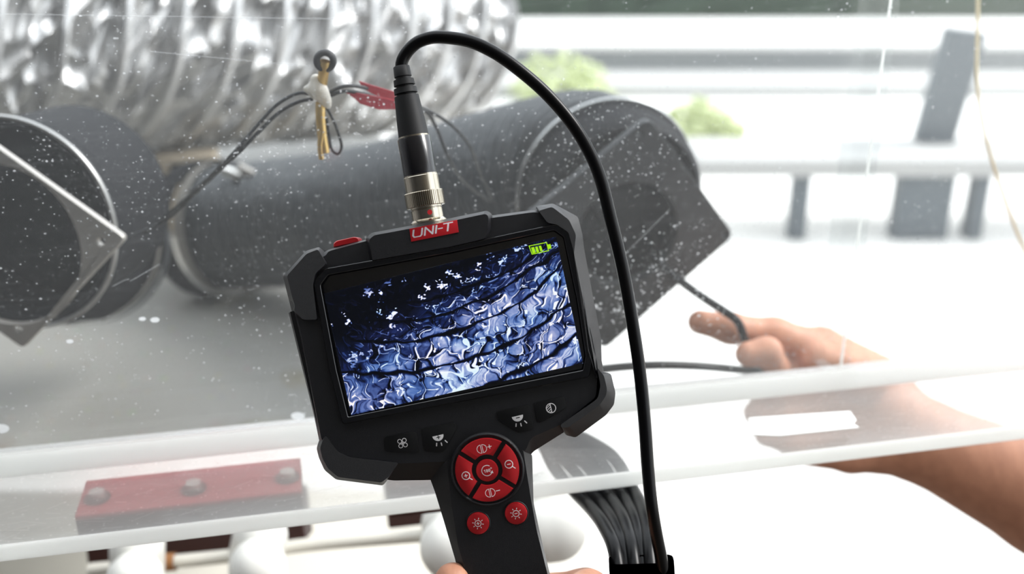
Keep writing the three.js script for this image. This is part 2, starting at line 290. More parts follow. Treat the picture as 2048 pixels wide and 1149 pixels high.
// brackets under the base plate
function bracket(pts, label, group, redTop, bolts) {
  const yT = P0.y - TH - 0.0055, T = V(0, yT, 0), w = pts.map(([x, y]) => toBox(onPlane(x, y, T, UP)));     // back-left, back-right, front-right, front-left on the plane under the plate
  const x0 = (w[0].x + w[3].x) / 2, x1 = (w[1].x + w[2].x) / 2, zb = (w[0].z + w[1].z) / 2, zf = (w[2].z + w[3].z) / 2, hgt = 0.021;
  const b = boxThing('bracket_block', label, 'block', x0, yT - P0.y - hgt, zb); if (group) b.userData.group = group;
  part('block', boxGeo(0, 0, 0, x1 - x0, hgt - 0.003, zf - zb, 0.0015), M.wood, b);
  part('top_plate', boxGeo(0, hgt - 0.003, 0, x1 - x0, hgt, zf - zb, 0.0008), redTop ? M.redPaint : M.wood, b, redTop ? 'red painted top plate' : undefined);
  for (const [bx, by] of bolts) {
    const q = toBox(onPlane(bx, by, T, UP)), bolt = part('bolt', new THREE.CylinderGeometry(0.0044, 0.0050, 0.004, 6).translate(q.x - x0, hgt + 0.0028, q.z - zb), M.steel, b);
    part('washer', new THREE.CylinderGeometry(0.0068, 0.0068, 0.0012, 20).translate(q.x - x0, hgt + 0.0006, q.z - zb), M.wood, bolt);
  }
  return { x0, x1, zb, zf, b };
}
bracket([[165, 961], [600, 917], [604, 985], [157, 1030]], 'dark bracket block with a red top and three steel bolts under the base plate', null, true, [[195, 998], [388, 980], [575, 957]]);
{
  const k = bracket([[775, 930], [1010, 905], [1010, 945], [772, 981]], 'short dark bracket block under the base plate, behind the device grip', null, false, [[950, 930]]);
  const g = part('paper_label', boxGeo(0.004, 0.0211, 0.001, 0.036, 0.0217, k.zf - k.zb - 0.012), [null, null, null, null, null, null].map((_, i) => i === 2 ? std({ map: canvasTex(256, 96, (c, w, h) => { c.fillStyle = '#f4f3ee'; c.fillRect(0, 0, w, h); c.fillStyle = '#777'; c.font = 'bold 40px sans-serif'; c.fillText('2    TB   7', 40, 64); }), roughness: 0.8 }) : M.whitePaint), k.b, 'worn white printed label');
}

// ---------- table and shelves under the ducts ----------
{
  const t = thing('table', 'grey white table board carrying the ducts inside the acrylic box', 'table', fromBox(0.06, -0.75, -0.6));
  t.quaternion.setFromRotationMatrix(BOXM); t.updateMatrixWorld(true);
  const stain = canvasTex(1024, 1024, (c, w, h) => { c.fillStyle = '#8a8984'; c.fillRect(0, 0, w, h); for (let i = 0; i < 5000; i++) { c.fillStyle = `rgba(${90 + 90 * rnd()},${85 + 80 * rnd()},${70 + 70 * rnd()},${0.05 + 0.12 * rnd()})`; c.beginPath(); c.ellipse(rnd() * w, rnd() * h, 1 + 4 * rnd(), 1 + 2 * rnd(), rnd() * 3, 0, 7); c.fill(); } for (let i = 0; i < 40; i++) { const x = rnd() * w, y = rnd() * h; c.fillStyle = `rgba(110,100,75,${0.05 + 0.06 * rnd()})`; for (let k = 0; k < 20; k++) { c.beginPath(); c.arc(x + 40 * (rnd() - 0.5), y + 20 * (rnd() - 0.5), 2 + 9 * rnd(), 0, 7); c.fill(); } } });
  const yt = 0.634, e = toBox(onPlane(995, 890, V(0, yt, 0), UP)), fr = toBox(onPlane(20, 926, V(0, yt, 0), UP)), xr = e.x - 0.06, zf = fr.z + 0.6;
  part('top', boxGeo(xr - 1.0, yt - 0.009, -1.0, xr, yt, zf), std({ map: stain, roughness: 0.5 }), t);
  for (const [x, z] of [[xr - 0.95, -0.95], [xr - 0.05, -0.95], [xr - 0.95, zf - 0.05]]) part('leg', boxGeo(x - 0.02, 0.001, z - 0.02, x + 0.02, yt - 0.009, z + 0.02, 0.003), M.whitePaint, t);
}
function beam(px0, px1, pyT0, pyB0, pyT1, pyB1, label) {   // dark wooden block far under the base plate
  const d = 0.80, a = at(px0, pyB0, d), b = at(px1, pyB1, d), t = at(px0, pyT0, d), g = thing('wood_block', label, 'wood block', a);
  const x = b.clone().sub(a), y = t.clone().sub(a), L = x.length(), Hh = y.length(); x.normalize(); const z = x.clone().cross(y).normalize(); y.copy(z.clone().cross(x));
  const m = new THREE.Matrix4().makeBasis(x, y, z).setPosition(a);
  wpart('block', boxGeo(0, 0, -0.03, L, Hh, 0, 0.002).applyMatrix4(m), M.wood, g);
  return g;
}
beam(176, 612, 1040, 1140, 985, 1083, 'long dark brown wood block below the base plate, behind two white fittings');
beam(776, 905, 965, 1060, 950, 1046, 'short dark brown wood block below the base plate, left of the device grip');
{ // cream pipe and white plastic fittings below the box
  const d = 0.8;
  const rail = thing('pipe', 'cream pipe with a rusty joint below the base plate', 'pipe', at(540, 1100, d));
  wpart('tube', tube([at(180, 1141, d - 0.025), at(330, 1126, d - 0.03), at(460, 1113, d - 0.03), at(620, 1090, d - 0.03), at(860, 1071, d - 0.03)], 0.0052, 40, 14), M.cream, rail);
  wpart('coupling', tube([at(330, 1126, d - 0.03), at(352, 1124, d - 0.03)], 0.0068, 4, 14), std({ color: rgb(0.35, 0.16, 0.06), roughness: 0.8 }), rail, 'rusty joint ring');
  const fit = (pts, r, label) => {
    const p = pts.map(([x, y, dd]) => at(x, y, dd)), g = thing('pipe_fitting', label, 'fitting', p[0]);
    const body = (A, B, rr) => { const c = new THREE.CapsuleGeometry(rr, A.distanceTo(B), 10, 28), m = new THREE.Matrix4().makeRotationFromQuaternion(new THREE.Quaternion().setFromUnitVectors(V(0, 1, 0), B.clone().sub(A).normalize())); return c.applyMatrix4(m).translate((A.x + B.x) / 2, (A.y + B.y) / 2, (A.z + B.z) / 2); };
    wpart('upper_barrel', body(p[0], p[1], r), M.whitePlastic, g);
    wpart('elbow_cap', body(p[2], p[3], r * 1.02), M.whitePlastic, g);
  };
  fit([[275, 1095, 0.74], [275, 1140, 0.75], [270, 1160, 0.72], [270, 1260, 0.72]], 0.0195, 'white plastic pipe elbow furthest left below the base plate');
  fit([[520, 1075, 0.74], [512, 1112, 0.75], [515, 1135, 0.72], [518, 1230, 0.72]], 0.0200, 'white plastic pipe elbow left of the device grip, below the bolted bracket');
  fit([[905, 1048, 0.76], [935, 1055, 0.76], [905, 1095, 0.73], [930, 1120, 0.73]], 0.0235, 'large rounded white plastic fitting beside the left edge of the device grip');
  fit([[1100, 1000, 0.78], [1110, 1008, 0.78], [1095, 1062, 0.76], [1110, 1060, 0.76]], 0.0240, 'large rounded white plastic fitting between the device grip and the cable bundle');
  const crate = thing('cream_tray', 'low cream plastic tray on the floor below the base plate', 'tray', onPlane(450, 1200, V(0, 0.3, 0), UP).setY(0));
  part('tray', boxGeo(-0.42, 0.28, -0.22, 0.42, 0.30, 0.16, 0.004), M.cream, crate);
  for (const [x, z] of [[-0.39, -0.19], [0.39, -0.19], [-0.39, 0.13], [0.39, 0.13]]) part('leg', boxGeo(x - 0.015, 0.001, z - 0.015, x + 0.015, 0.28, z + 0.015, 0.003), M.cream, crate);
}

// ---------- foil duct ----------
{
  const SLANT = 0.9, WR = 1;
  const A = at(-620, 25, 0.98), B = at(890, 45, 1.62), L = A.distanceTo(B), curve = new THREE.LineCurve3(A, B), R = 0.162, pitch = 0.066;
  const fr = curve.computeFrenetFrames(2, false), tc = CAM.clone().sub(A.clone().lerp(B, 0.5)), off = Math.atan2(tc.dot(fr.binormals[1]), tc.dot(fr.normals[1]));
  const hand = Math.sign(fr.normals[1].clone().applyAxisAngle(fr.tangents[1], 0.1).dot(fr.binormals[1]));
  const g = ductGeo(curve, 820, 460, (t, a) => {
    let b = a - off; b -= 2 * Math.PI * Math.round(b / (2 * Math.PI)); b *= hand;           // 0 faces the viewer
    const l = t * L, hgt = b * R, u = l / pitch + SLANT * b / (2 * Math.PI) * 3, k = Math.floor(u), s = u - k, rib = Math.exp(-(((s - 0.5) / 0.13) ** 4)), bay = Math.sin(s * Math.PI);
    const q = l * 0.80 + WR * hgt * 0.6, p = -WR * l * 0.6 + hgt * 0.80;
    const w1 = 1 - Math.abs(noise3(q * 17, p * 6, k * 0.7)), w2 = 1 - Math.abs(noise3(q * 30 + 9, p * 12, k * 1.3)), w3 = noise3(q * 14, p * 14, 5);
    const open = 1 - rib;
    return R + 0.010 * rib - 0.004 * bay * open + open * (0.016 * (w1 * w1 * w1 - 0.35) + 0.006 * (w2 * w2 - 0.5) + 0.004 * w3) + 0.0008 * rib * noise3(l * 24, hgt * 24, 2);
  });
  const o = thing('foil_duct', 'large crinkled aluminium foil duct lying behind the dusty panel', 'duct', A.clone().add(B).multiplyScalar(0.5).setY(A.y - R));
  wpart('foil_skin', g, M.foil, o);
}

{ // brown board behind the ducts, and a small tan block with a dark slot
  const yt = 0.636, p = at(150, 330, 1.42), q = toBox(p), g = boxThing('backboard', 'plain brown grey board standing on the table behind the ducts', 'board', q.x - 0.75, yt - P0.y, q.z);
  part('board', boxGeo(0, 0, -0.012, 0.86, 0.06, 0, 0.002), std({ color: rgb(0.21, 0.18, 0.15), roughness: 0.75 }), g);
  const k = boxThing('slotted_block', 'small tan block with a dark slot beside the end of the centre duct', 'block', toBox(at(312, 368, 1.25)).x, yt - P0.y, toBox(at(312, 368, 1.25)).z), hh = at(312, 312, 1.25).y - yt;
  part('body', boxGeo(0, 0, -0.05, 0.075, hh, 0, 0.003), std({ color: rgb(0.34, 0.29, 0.22), roughness: 0.7 }), k);
  part('slot_cover', boxGeo(0.020, hh - 0.034, -0.004, 0.068, hh - 0.008, 0.002, 0.001), M.rubber, k, 'dark slot cover');
}
// ---------- black ducts with flanges ----------
function frameAt(P, n, upish) { const z = n.clone().normalize(), x = upish.clone().cross(z).normalize(), y = z.clone().cross(x); const m = new THREE.Matrix4().makeBasis(x, y, z).setPosition(P); return { m, P, n: z, loc: (px, py, dz = 0) => { const q = onPlane(px, py, P.clone().addScaledVector(z, dz), z).applyMatrix4(m.clone().invert()); return [q.x, q.y]; } }; }
function flangePlate(corners, holeC, holeR, bolts, thick, round) {
  const sh = new THREE.Shape(roundPoly(ccw(corners), round, 8).map((p) => V2(...p)));
  const circ = (c, r) => { const h = new THREE.Path(); h.absarc(c[0], c[1], r, 0, Math.PI * 2, true); return h; };
  sh.holes.push(circ(holeC, holeR)); for (const b of bolts) sh.holes.push(circ(b, 0.0032));
  return new THREE.ExtrudeGeometry(sh, { depth: thick, bevelEnabled: true, bevelSize: 0.0008, bevelThickness: 0.0009, bevelSegments: 2, curveSegments: 48 });
}
const lathe = (pts, n = 64) => new THREE.LatheGeometry(pts.map(([r, y]) => V2(r, y)), n);
function ringLip(C, r, m4, wdt = 0.003, dep = 0.004) { return new THREE.TorusGeometry(r, wdt, 10, 96).scale(1, 1, dep / wdt).translate(C[0], C[1], 0).applyMatrix4(m4); }
const ribs = (l, pitch, amp) => amp * Math.pow(0.5 + 0.5 * Math.sin(l / pitch * 2 * Math.PI), 2);
{ // centre
  const n = camVec(0.30, -0.40, 0.86), P = at(1250, 457, 0.735), f = frameAt(P, n, camVec(0, 1, 0));
  const o = thing('ventilation_duct', 'black ventilation duct with a dark square flange, behind the arching cable', 'duct', P.clone().setY(P.y - 0.09));
  const cs = [[1290, 232], [1458, 465], [1200, 692], [1040, 438]].map(([x, y]) => f.loc(x, y)), hc = f.loc(1248, 462);
  wpart('flange_plate', flangePlate(cs, hc, 0.040, [f.loc(1272, 262), f.loc(1443, 463), f.loc(1203, 668), f.loc(1064, 436)], 0.006, 0.008).applyMatrix4(f.m), std({ color: rgb(0.028, 0.031, 0.034), metalness: 0.3, roughness: 0.5 }), o);
  const B = P.clone().addScaledVector(f.n, -0.045), fb = frameAt(onPlane(1215, 385, B, f.n), f.n, camVec(0, 1, 0));
  // rim housing between plate and duct
  const rim = lathe([[0.070, 0.0], [0.0715, 0.001], [0.0715, 0.006], [0.068, 0.008], [0.066, 0.03], [0.060, 0.038], [0.060, 0.036], [0.064, 0.028], [0.066, 0.0], [0.070, 0.0]], 96).rotateX(Math.PI / 2).translate(0, 0, -0.004);
  wpart('rim_housing', rim.applyMatrix4(fb.m), M.fanPlastic, o);
  const hub = merged([new THREE.CylinderGeometry(0.02, 0.022, 0.014, 32).rotateX(Math.PI / 2)].concat([0, 1, 2, 3, 4, 5, 6].map((k) => boxGeo(0.018, -0.011, -0.0012, 0.058, 0.011, 0.0012).rotateX(0.6).rotateZ(k * 2 * Math.PI / 7))));
  wpart('fan_rotor', hub.translate(0, 0, 0.022).applyMatrix4(fb.m), M.fanPlastic, o);
  wpart('motor_plate', lathe([[0.0001, 0], [0.06, 0.002], [0.065, 0.004], [0.065, 0.007], [0.0001, 0.007]], 64).rotateX(Math.PI / 2).translate(0, 0, 0.004).applyMatrix4(fb.m), M.fanPlastic, o);
  wpart('rim_lip', ringLip([0, 0], 0.0725, fb.m, 0.0016, 0.002), std({ color: rgb(0.45, 0.46, 0.46), metalness: 0.9, roughness: 0.25 }), o);
  const S = fb.P.clone().addScaledVector(f.n, -0.004), curve = new THREE.CatmullRomCurve3([S, S.clone().addScaledVector(f.n, -0.045), at(960, 378, 0.90), at(720, 430, 0.99), at(445, 455, 1.08)], false, 'centripetal'), L = curve.getLength();
  wpart('duct_hose', ductGeo(curve, 420, 96, (t, a) => 0.063 + ribs(t * L, 0.0125, 0.0035) + 0.0006 * noise3(t * 40, Math.cos(a) * 3, Math.sin(a) * 3)), M.ductBlack, o);
  const e0 = curve.getPointAt(0.965), e1 = curve.getPointAt(1), clamp2 = (A, D, r) => tube([A, A.clone().lerp(D, 0.5), D], r, 4, 72);
  wpart('clamp_band', clamp2(e0, e0.clone().lerp(e1, 0.75), 0.0715), std({ color: rgb(0.22, 0.21, 0.19), metalness: 0.6, roughness: 0.45 }), o, 'dull steel band round the far end');
  wpart('end_collar', clamp2(e1, e1.clone().addScaledVector(e1.clone().sub(e0).normalize(), 0.03), 0.0735), M.fanPlastic, o);
  const sc = at(462, 346, 1.0); wpart('clamp_screw', new THREE.CylinderGeometry(0.005, 0.005, 0.018, 12).rotateZ(1.2).translate(sc.x, sc.y, sc.z), M.brightSteel, o);
  wpart('clamp_tongue', boxGeo(-0.014, -0.005, -0.004, 0.014, 0.005, 0.004, 0.001).rotateZ(-0.5).translate(sc.x + 0.018, sc.y - 0.002, sc.z - 0.002), M.steel, o);
}
{ // left
  const n = camVec(-0.12, -0.30, 0.94), P = at(12, 491, 0.63), f = frameAt(P, n, camVec(0, 1, 0));
  const o = thing('ventilation_duct', 'black ventilation duct with a square steel flange cut by the left frame edge', 'duct', P.clone().setY(P.y - 0.09));
  const R = [254, 474], Bt = [52, 690], T = [-8, 287], Lf = [R[0] - (R[0] - Bt[0]) - (R[0] - T[0]) + 0, Bt[1] + T[1] - R[1]].map((v, i) => i ? v : Bt[0] + T[0] - R[0]);
  const cs = [T, R, Bt, Lf].map(([x, y]) => f.loc(x, y)), hc = f.loc(12, 488);
  wpart('flange_plate', flangePlate(cs, hc, 0.0525, [f.loc(208, 481), f.loc(44, 655)], 0.0035, 0.003).applyMatrix4(f.m), M.steel, o, 'grey steel square flange');
  const B = P.clone().addScaledVector(f.n, -0.035), fb = frameAt(onPlane(25, 450, B, f.n), f.n, camVec(0, 1, 0));
  wpart('rim_housing', lathe([[0.070, 0.0], [0.0715, 0.001], [0.0715, 0.006], [0.067, 0.008], [0.067, 0.09], [0.064, 0.09], [0.064, 0.004], [0.066, 0.0], [0.070, 0.0]], 96).rotateX(-Math.PI / 2).translate(0, 0, 0).applyMatrix4(fb.m), M.fanPlastic, o);
  wpart('motor_plate', lathe([[0.0001, 0], [0.03, 0], [0.032, 0.006], [0.064, 0.008], [0.064, 0.011], [0.0001, 0.011]], 64).rotateX(-Math.PI / 2).translate(0, 0, -0.045).applyMatrix4(fb.m), M.fanPlastic, o);
  wpart('rim_lip', ringLip([0, 0], 0.0715, fb.m, 0.0015, 0.002), std({ color: rgb(0.45, 0.45, 0.44), metalness: 0.9, roughness: 0.35 }), o);
  const S = fb.P.clone().addScaledVector(f.n, -0.01), curve = curveOf([S, S.clone().addScaledVector(f.n, -0.03), at(110, 475, 0.78), at(172, 490, 0.87)]), L = curve.getLength();
  wpart('duct_hose', ductGeo(curve, 160, 96, (t) => 0.064 + ribs(t * L, 0.0125, 0.002)), M.fanPlastic, o);
  const e = at(176, 491, 0.885), e2 = at(160, 487, 0.855);
  wpart('end_collar', tube([e2, e2.clone().lerp(e, 0.5), e], 0.0695, 4, 72), M.ductBlack, o);
  wpart('clamp_band', tube([at(140, 482, 0.82), at(144, 483, 0.826), at(148, 484, 0.833)], 0.0690, 4, 72), std({ color: rgb(0.22, 0.21, 0.19), metalness: 0.6, roughness: 0.45 }), o, 'dull steel band round the hose');
  const sc = at(318, 458, 0.78); wpart('clamp_screw', new THREE.SphereGeometry(0.005, 14, 10).translate(sc.x, sc.y, sc.z), M.brightSteel, o);
}

// ---------- wires, brass stem, red tape ----------
{
  const dp = (px, py, off = 0.012) => onPlane(px, py, P0.clone().addScaledVector(PN, -0.008 - off), PN);
  const o = thing('brass_stem', 'gilt brass stem glued through a rubber ring in the panel', 'stem', dp(645, 310));
  wpart('stem', tube([dp(650, 122, 0.004), dp(648, 140, 0.005), dp(643, 180), dp(641, 230), dp(645, 275), dp(650, 305)], 0.0027, 60, 12), M.brass, o);
  wpart('frayed_end', tube([dp(645, 262, 0.010), dp(640, 290, 0.010), dp(643, 318, 0.011)], 0.0015, 16, 8), M.brass, o);
  const rc = dp(650, 122, 0.004), rg = new THREE.TorusGeometry(0.0042, 0.0018, 10, 32).applyMatrix4(new THREE.Matrix4().makeBasis(PA, UP, PN)).translate(rc.x, rc.y, rc.z);
  wpart('rubber_ring', rg, M.rubber, o, 'black rubber ring');
  const gl = bodyGeo([[dp(632, 160, 0.010), 0.0030, dp(634, 178, 0.010), 0.0040], [dp(612, 178, 0.010), 0.0014, dp(634, 182, 0.010), 0.0034], [dp(640, 184, 0.009), 0.0036, dp(652, 200, 0.010), 0.0020], [dp(648, 196, 0.010), 0.0022, dp(656, 212, 0.010), 0.0014]], 0.004, 40, 0.006);
  wpart('glue_blob', gl, M.glue, o, 'milky blob of glue');
  const w = (name, label, pts, r = 0.0010) => solo(name, tube(pts, r, 90, 8), M.wire, label, 'wire');
  w('wire', 'upper strand of black wire running from the glue blob towards the left flange', [dp(628, 190), dp(600, 186), dp(560, 205), dp(520, 245), dp(475, 298), dp(442, 332, 0.03), dp(380, 390, 0.08), dp(320, 443, 0.11), dp(290, 466, 0.12)]);
  w('wire', 'lower strand of black wire running from the glue blob towards the left flange', [dp(626, 198), dp(600, 203), dp(560, 224), dp(520, 262), dp(485, 298), dp(445, 335, 0.03), dp(384, 393, 0.08), dp(322, 447, 0.11), dp(258, 474, 0.11)]);
  w('wire', 'black wire looped below the glue blob', [dp(652, 214), dp(664, 235), dp(676, 265), dp(683, 295), dp(676, 308), dp(664, 300), dp(658, 270), dp(652, 232)], 0.0008);
  w('wire', 'outer strand of black wire from the red tape towards the centre flange', [dp(655, 186), dp(690, 172), dp(740, 178, 0.02), dp(800, 200, 0.03), dp(845, 216, 0.03), dp(900, 248, 0.04), dp(935, 285, 0.05), dp(960, 345, 0.09), dp(985, 400, 0.13)]);
  w('wire', 'inner strand of black wire from the red tape towards the centre flange', [dp(655, 194), dp(690, 182), dp(740, 192, 0.02), dp(800, 208, 0.03), dp(850, 222, 0.03), dp(870, 250, 0.04), dp(895, 310, 0.05), dp(930, 365, 0.09), dp(980, 402, 0.13)]);
  const fr = frameAt(dp(760, 190, 0.015), PN, UP), T = thing('red_tape', 'red tape flag folded round the black wires', 'tape', dp(760, 215, 0.015));
  const flag = (pts, dz) => plate(pts.map(([x, y]) => fr.loc(x, y)), dz + 0.0006, dz, 0.0002).applyMatrix4(fr.m);
  wpart('tape_flap', flag([[718, 164], [745, 173], [790, 186], [842, 206], [840, 216], [780, 205], [745, 190], [726, 180]], -0.004), M.redTape, T);
  wpart('tape_flap', flag([[685, 181], [705, 184], [745, 191], [790, 200], [842, 210], [838, 218], [800, 218], [757, 219], [720, 207], [708, 196]], 0.0005), M.redTape, T);
  w('cord', 'thin pale yellow cord hanging beside the acrylic corner strip', [at(1957, -60, 0.75), at(1955, 60, 0.75), at(1955, 180, 0.75), at(1975, 290, 0.76), at(2010, 400, 0.78), at(2040, 480, 0.8), at(2110, 640, 0.82)], 0.0013).material = std({ color: rgb(0.75, 0.62, 0.36), roughness: 0.8 });
}

// ---------- the inspection device ----------
const DO = at(905, 650, 0.45), PXM = 0.45 / F;
const DEV = (() => {
  const x = V(Math.cos(13.6 * Math.PI / 180), Math.sin(13.6 * Math.PI / 180), 0.05).normalize(), y0 = V(-Math.sin(12.6 * Math.PI / 180), Math.cos(12.6 * Math.PI / 180), 0.03), z = x.clone().cross(y0).normalize(), y = z.clone().cross(x);
  const q = camera.quaternion; return new THREE.Matrix4().makeBasis(x.applyQuaternion(q), y.applyQuaternion(q), z.applyQuaternion(q)).setPosition(DO);
})();
const DEVI = DEV.clone().invert(), DN = V(0, 0, 1).transformDirection(DEV);
const dv = (px, py, z = 0) => { const q = onPlane(px, py, DO.clone().addScaledVector(DN, z), DN).applyMatrix4(DEVI); return [q.x, q.y]; };
const dl = (pts, z = 0) => pts.map(([x, y]) => dv(x, y, z));
const mm = 0.001;
const device = thing('inspection_camera', 'black and red handheld inspection camera with a lit screen', 'inspection camera', DO);
device.quaternion.setFromRotationMatrix(DEV); device.updateMatrixWorld(true);
const twoLoop = (front, mid, zf, zm, zb, r, back = 2 * mm) => {   // front and mid outlines traced at their own depths, then a back that tucks in
  const A = roundPoly(dl(front, zf), r), B = roundPoly(dl(mid, zm), r), s = Math.sign(area2(B));
  return loft([[A, zf], [B, zm], [inset(B, back * s), zb]], 0.45);
};
{
  // housing
  const hf = [[652, 512], [656, 503], [734, 482], [985, 436], [1072, 424], [1120, 440], [1145, 470], [1168, 600], [1196, 735], [1192, 795], [1122, 850], [1062, 876], [1050, 905], [893, 924], [800, 928], [660, 915], [643, 880], [600, 660], [575, 560], [600, 530]];
  const hm = [[645, 508], [655, 500], [736, 478], [985, 431], [1075, 419], [1128, 432], [1156, 462], [1180, 598], [1206, 735], [1203, 805], [1133, 862], [1063, 906], [1050, 935], [860, 961], [783, 962], [662, 935], [640, 890], [592, 660], [568, 560], [594, 526]];
  part('housing', twoLoop(hf, hm, 0, -5 * mm, -26 * mm, 2.2 * mm, 4 * mm), M.plastic, device);
  // corner bumpers
  const bump = (front, mid, zf = 2.2 * mm, zm = -4 * mm) => part('corner_bumper', twoLoop(front, mid, zf, zm, -27 * mm, 1.1 * mm, 3 * mm), M.rubber, device);
  bump([[636, 499], [652, 528], [630, 548], [626, 572], [634, 640], [606, 640], [588, 622], [590, 612], [584, 594], [574, 552], [613, 508]], [[639, 494], [662, 531], [636, 550], [632, 574], [640, 644], [604, 645], [585, 622], [586, 612], [577, 598], [566, 553], [612, 502]]);
  bump([[1077, 422], [1095, 446], [1113, 449], [1137, 465], [1146, 498], [1164, 600], [1184, 700], [1195, 762], [1188, 740], [1176, 700], [1166, 600], [1148, 508], [1152, 470], [1138, 440], [1104, 414]], [[1070, 413], [1096, 450], [1113, 452], [1136, 468], [1144, 500], [1162, 602], [1180, 702], [1192, 764], [1204, 742], [1202, 676], [1187, 600], [1168, 496], [1165, 470], [1156, 434], [1106, 407]]);
  bump([[1194, 735], [1201, 772], [1196, 796], [1190, 802], [1121, 850], [1123, 856], [1136, 856], [1200, 810], [1212, 792], [1214, 778], [1208, 752]], [[1196, 742], [1200, 772], [1195, 796], [1188, 803], [1118, 850], [1131, 871], [1151, 876], [1212, 831], [1228, 810], [1231, 786], [1222, 748]], 1.5 * mm, -6 * mm);
  bump([[652, 872], [676, 905], [700, 916], [797, 927], [778, 954], [763, 966], [676, 955], [656, 938], [645, 918], [640, 897], [646, 880]], [[648, 870], [676, 902], [700, 913], [799, 925], [782, 952], [766, 972], [672, 960], [649, 941], [638, 917], [633, 897], [640, 876]], 1.5 * mm, -6 * mm);
  // raised screen surround: a frame with a thin lip
  const outer = roundPoly(dl([[651, 540], [900, 496], [1112, 450.5], [1138, 468], [1166, 600], [1183, 712], [1176, 752], [688, 846], [662, 740], [631, 566]]), 1.2 * mm), inn = roundPoly(dl([[656, 548], [900, 503], [1109, 458], [1130, 473], [1157, 600], [1174, 712], [1168, 742], [696, 836], [672, 740], [640, 570]]), 1.0 * mm);
  const sh = new THREE.Shape(ccw(outer).map((p) => V2(...p))); sh.holes.push(new THREE.Path(ccw(inn).reverse().map((p) => V2(...p))));
  part('screen_surround', new THREE.ExtrudeGeometry(sh, { depth: 1.4 * mm, bevelEnabled: true, bevelSize: 0.6 * mm, bevelThickness: 0.6 * mm, bevelSegments: 3 }).translate(0, 0, -0.1 * mm), M.glossBlack, device);
  part('cover_glass', plate(inn, 0.5 * mm, 0.02 * mm, 0.1 * mm), M.glossBlack, device);
  // side rubber strips
  part('grip_strip', twoLoop([[580, 624], [592, 622], [642, 866], [640, 873]], [[577, 626], [590, 620], [645, 868], [638, 872]], -2 * mm, -6 * mm, -18 * mm, 0.4 * mm, 0.3 * mm), M.darkPlastic, device);
  // ridge with badge
  const ridge = part('top_ridge', twoLoop([[738, 480], [748, 471], [900, 443], [971, 428], [977, 433], [975, 462], [968, 478], [900, 494], [745, 521]], [[731, 477], [743, 466], [900, 437], [974, 421.5], [984, 428], [985, 455], [977, 478], [900, 496], [738, 524]], 2.4 * mm, -1 * mm, -26 * mm, 1.0 * mm, 1 * mm), M.plastic, device);
  const lq = dl([[819, 458], [914, 440], [917.5, 465], [822.5, 484]], 2.4 * mm), lb = bbox(lq);
  const badge = canvasTex(512, 256, (c, w, h) => {
    c.fillStyle = '#b3121d'; c.fillRect(0, 0, w, h);
    const m = (px, py) => { const [x, y] = dv(px, py, 2.4 * mm); return [(x - lb[0]) / (lb[2] - lb[0]) * w, h - (y - lb[1]) / (lb[3] - lb[1]) * h]; };
    c.strokeStyle = '#d9d6da'; c.lineWidth = 3.7 / ((lb[2] - lb[0]) / PXM) * w; c.lineJoin = 'round';
    const ln = (pts) => { c.beginPath(); pts.forEach(([x, y], i) => i ? c.lineTo(...m(x, y)) : c.moveTo(...m(x, y))); c.stroke(); };
    const q = (u, v) => [826 + u * 0.983 + v * 0.10, 475.5 - u * 0.19 - v * 0.98];  // along the badge, up the badge
    ln([q(0, 16), q(0, 3.5), q(3, 0), q(15, 0), q(17.5, 2.5), q(17.5, 16.5)]);
    ln([q(24, -1), q(24, 16), q(40, 0), q(40, 17)]);
    ln([q(46.5, -1), q(46.5, 16.5)]); ln([q(50, 8), q(60, 8)]);
    ln([q(60, 16), q(80, 16)]); ln([q(70.5, -1), q(70.5, 16)]);
  });
  part('badge', plate(lq, 2.75 * mm, 2.3 * mm, 0.1 * mm, lb), std({ map: badge, roughness: 0.45 }), ridge, 'red badge lettered UNI-T');
  part('trigger_button', twoLoop([[668, 494], [668, 488], [674, 483], [708, 475], [715, 477], [717, 483]], [[667, 496], [667, 487], [673, 482], [709, 474], [716, 476], [719, 484]], -6 * mm, -7 * mm, -16 * mm, 0.6 * mm, 0.2 * mm), M.red, device, 'red button on the top edge');
  // handle
  const gf = [[893, 918], [1046, 898], [1051, 930], [1061, 993], [1073, 1060], [1095, 1149], [1125, 1290], [955, 1290], [933, 1149], [916, 1092], [903, 1010]];
  const gm = [[857, 950], [1064, 906], [1065, 930], [1067, 1006], [1079, 1063], [1100, 1149], [1135, 1300], [925, 1300], [912, 1126], [888, 1044], [870, 985]];
  part('handle', twoLoop(gf, gm, 1 * mm, -5 * mm, -30 * mm, 2 * mm, 5 * mm), M.plastic, device);
  // socket for the plug
}
// keys
const KEYW = 'rgb(225,222,222)';
function keyTex(box, base, icons) {  // box in device metres; drawing in photo pixels of the device plane
  const s = 6, w = Math.max(16, Math.round((box[2] - box[0]) / PXM * s)), h = Math.max(16, Math.round((box[3] - box[1]) / PXM * s));
  return canvasTex(w, h, (c) => {
    c.fillStyle = base; c.fillRect(0, 0, w, h); c.strokeStyle = c.fillStyle = KEYW; c.lineCap = 'round';
    for (const [px, py, draw, z] of icons) { const [x, y] = dv(px, py, z ?? 0.001); c.save(); c.translate((x - box[0]) / PXM * s, h - (y - box[1]) / PXM * s); c.scale(s, s); c.lineWidth = 1.5; draw(c); c.restore(); }
  });
}
const seg = (c, ...p) => { c.beginPath(); c.moveTo(p[0], p[1]); for (let i = 2; i < p.length; i += 2) c.lineTo(p[i], p[i + 1]); c.stroke(); }, circ = (c, x, y, r, a = 0, b = 7) => { c.beginPath(); c.arc(x, y, r, a, b); c.stroke(); };
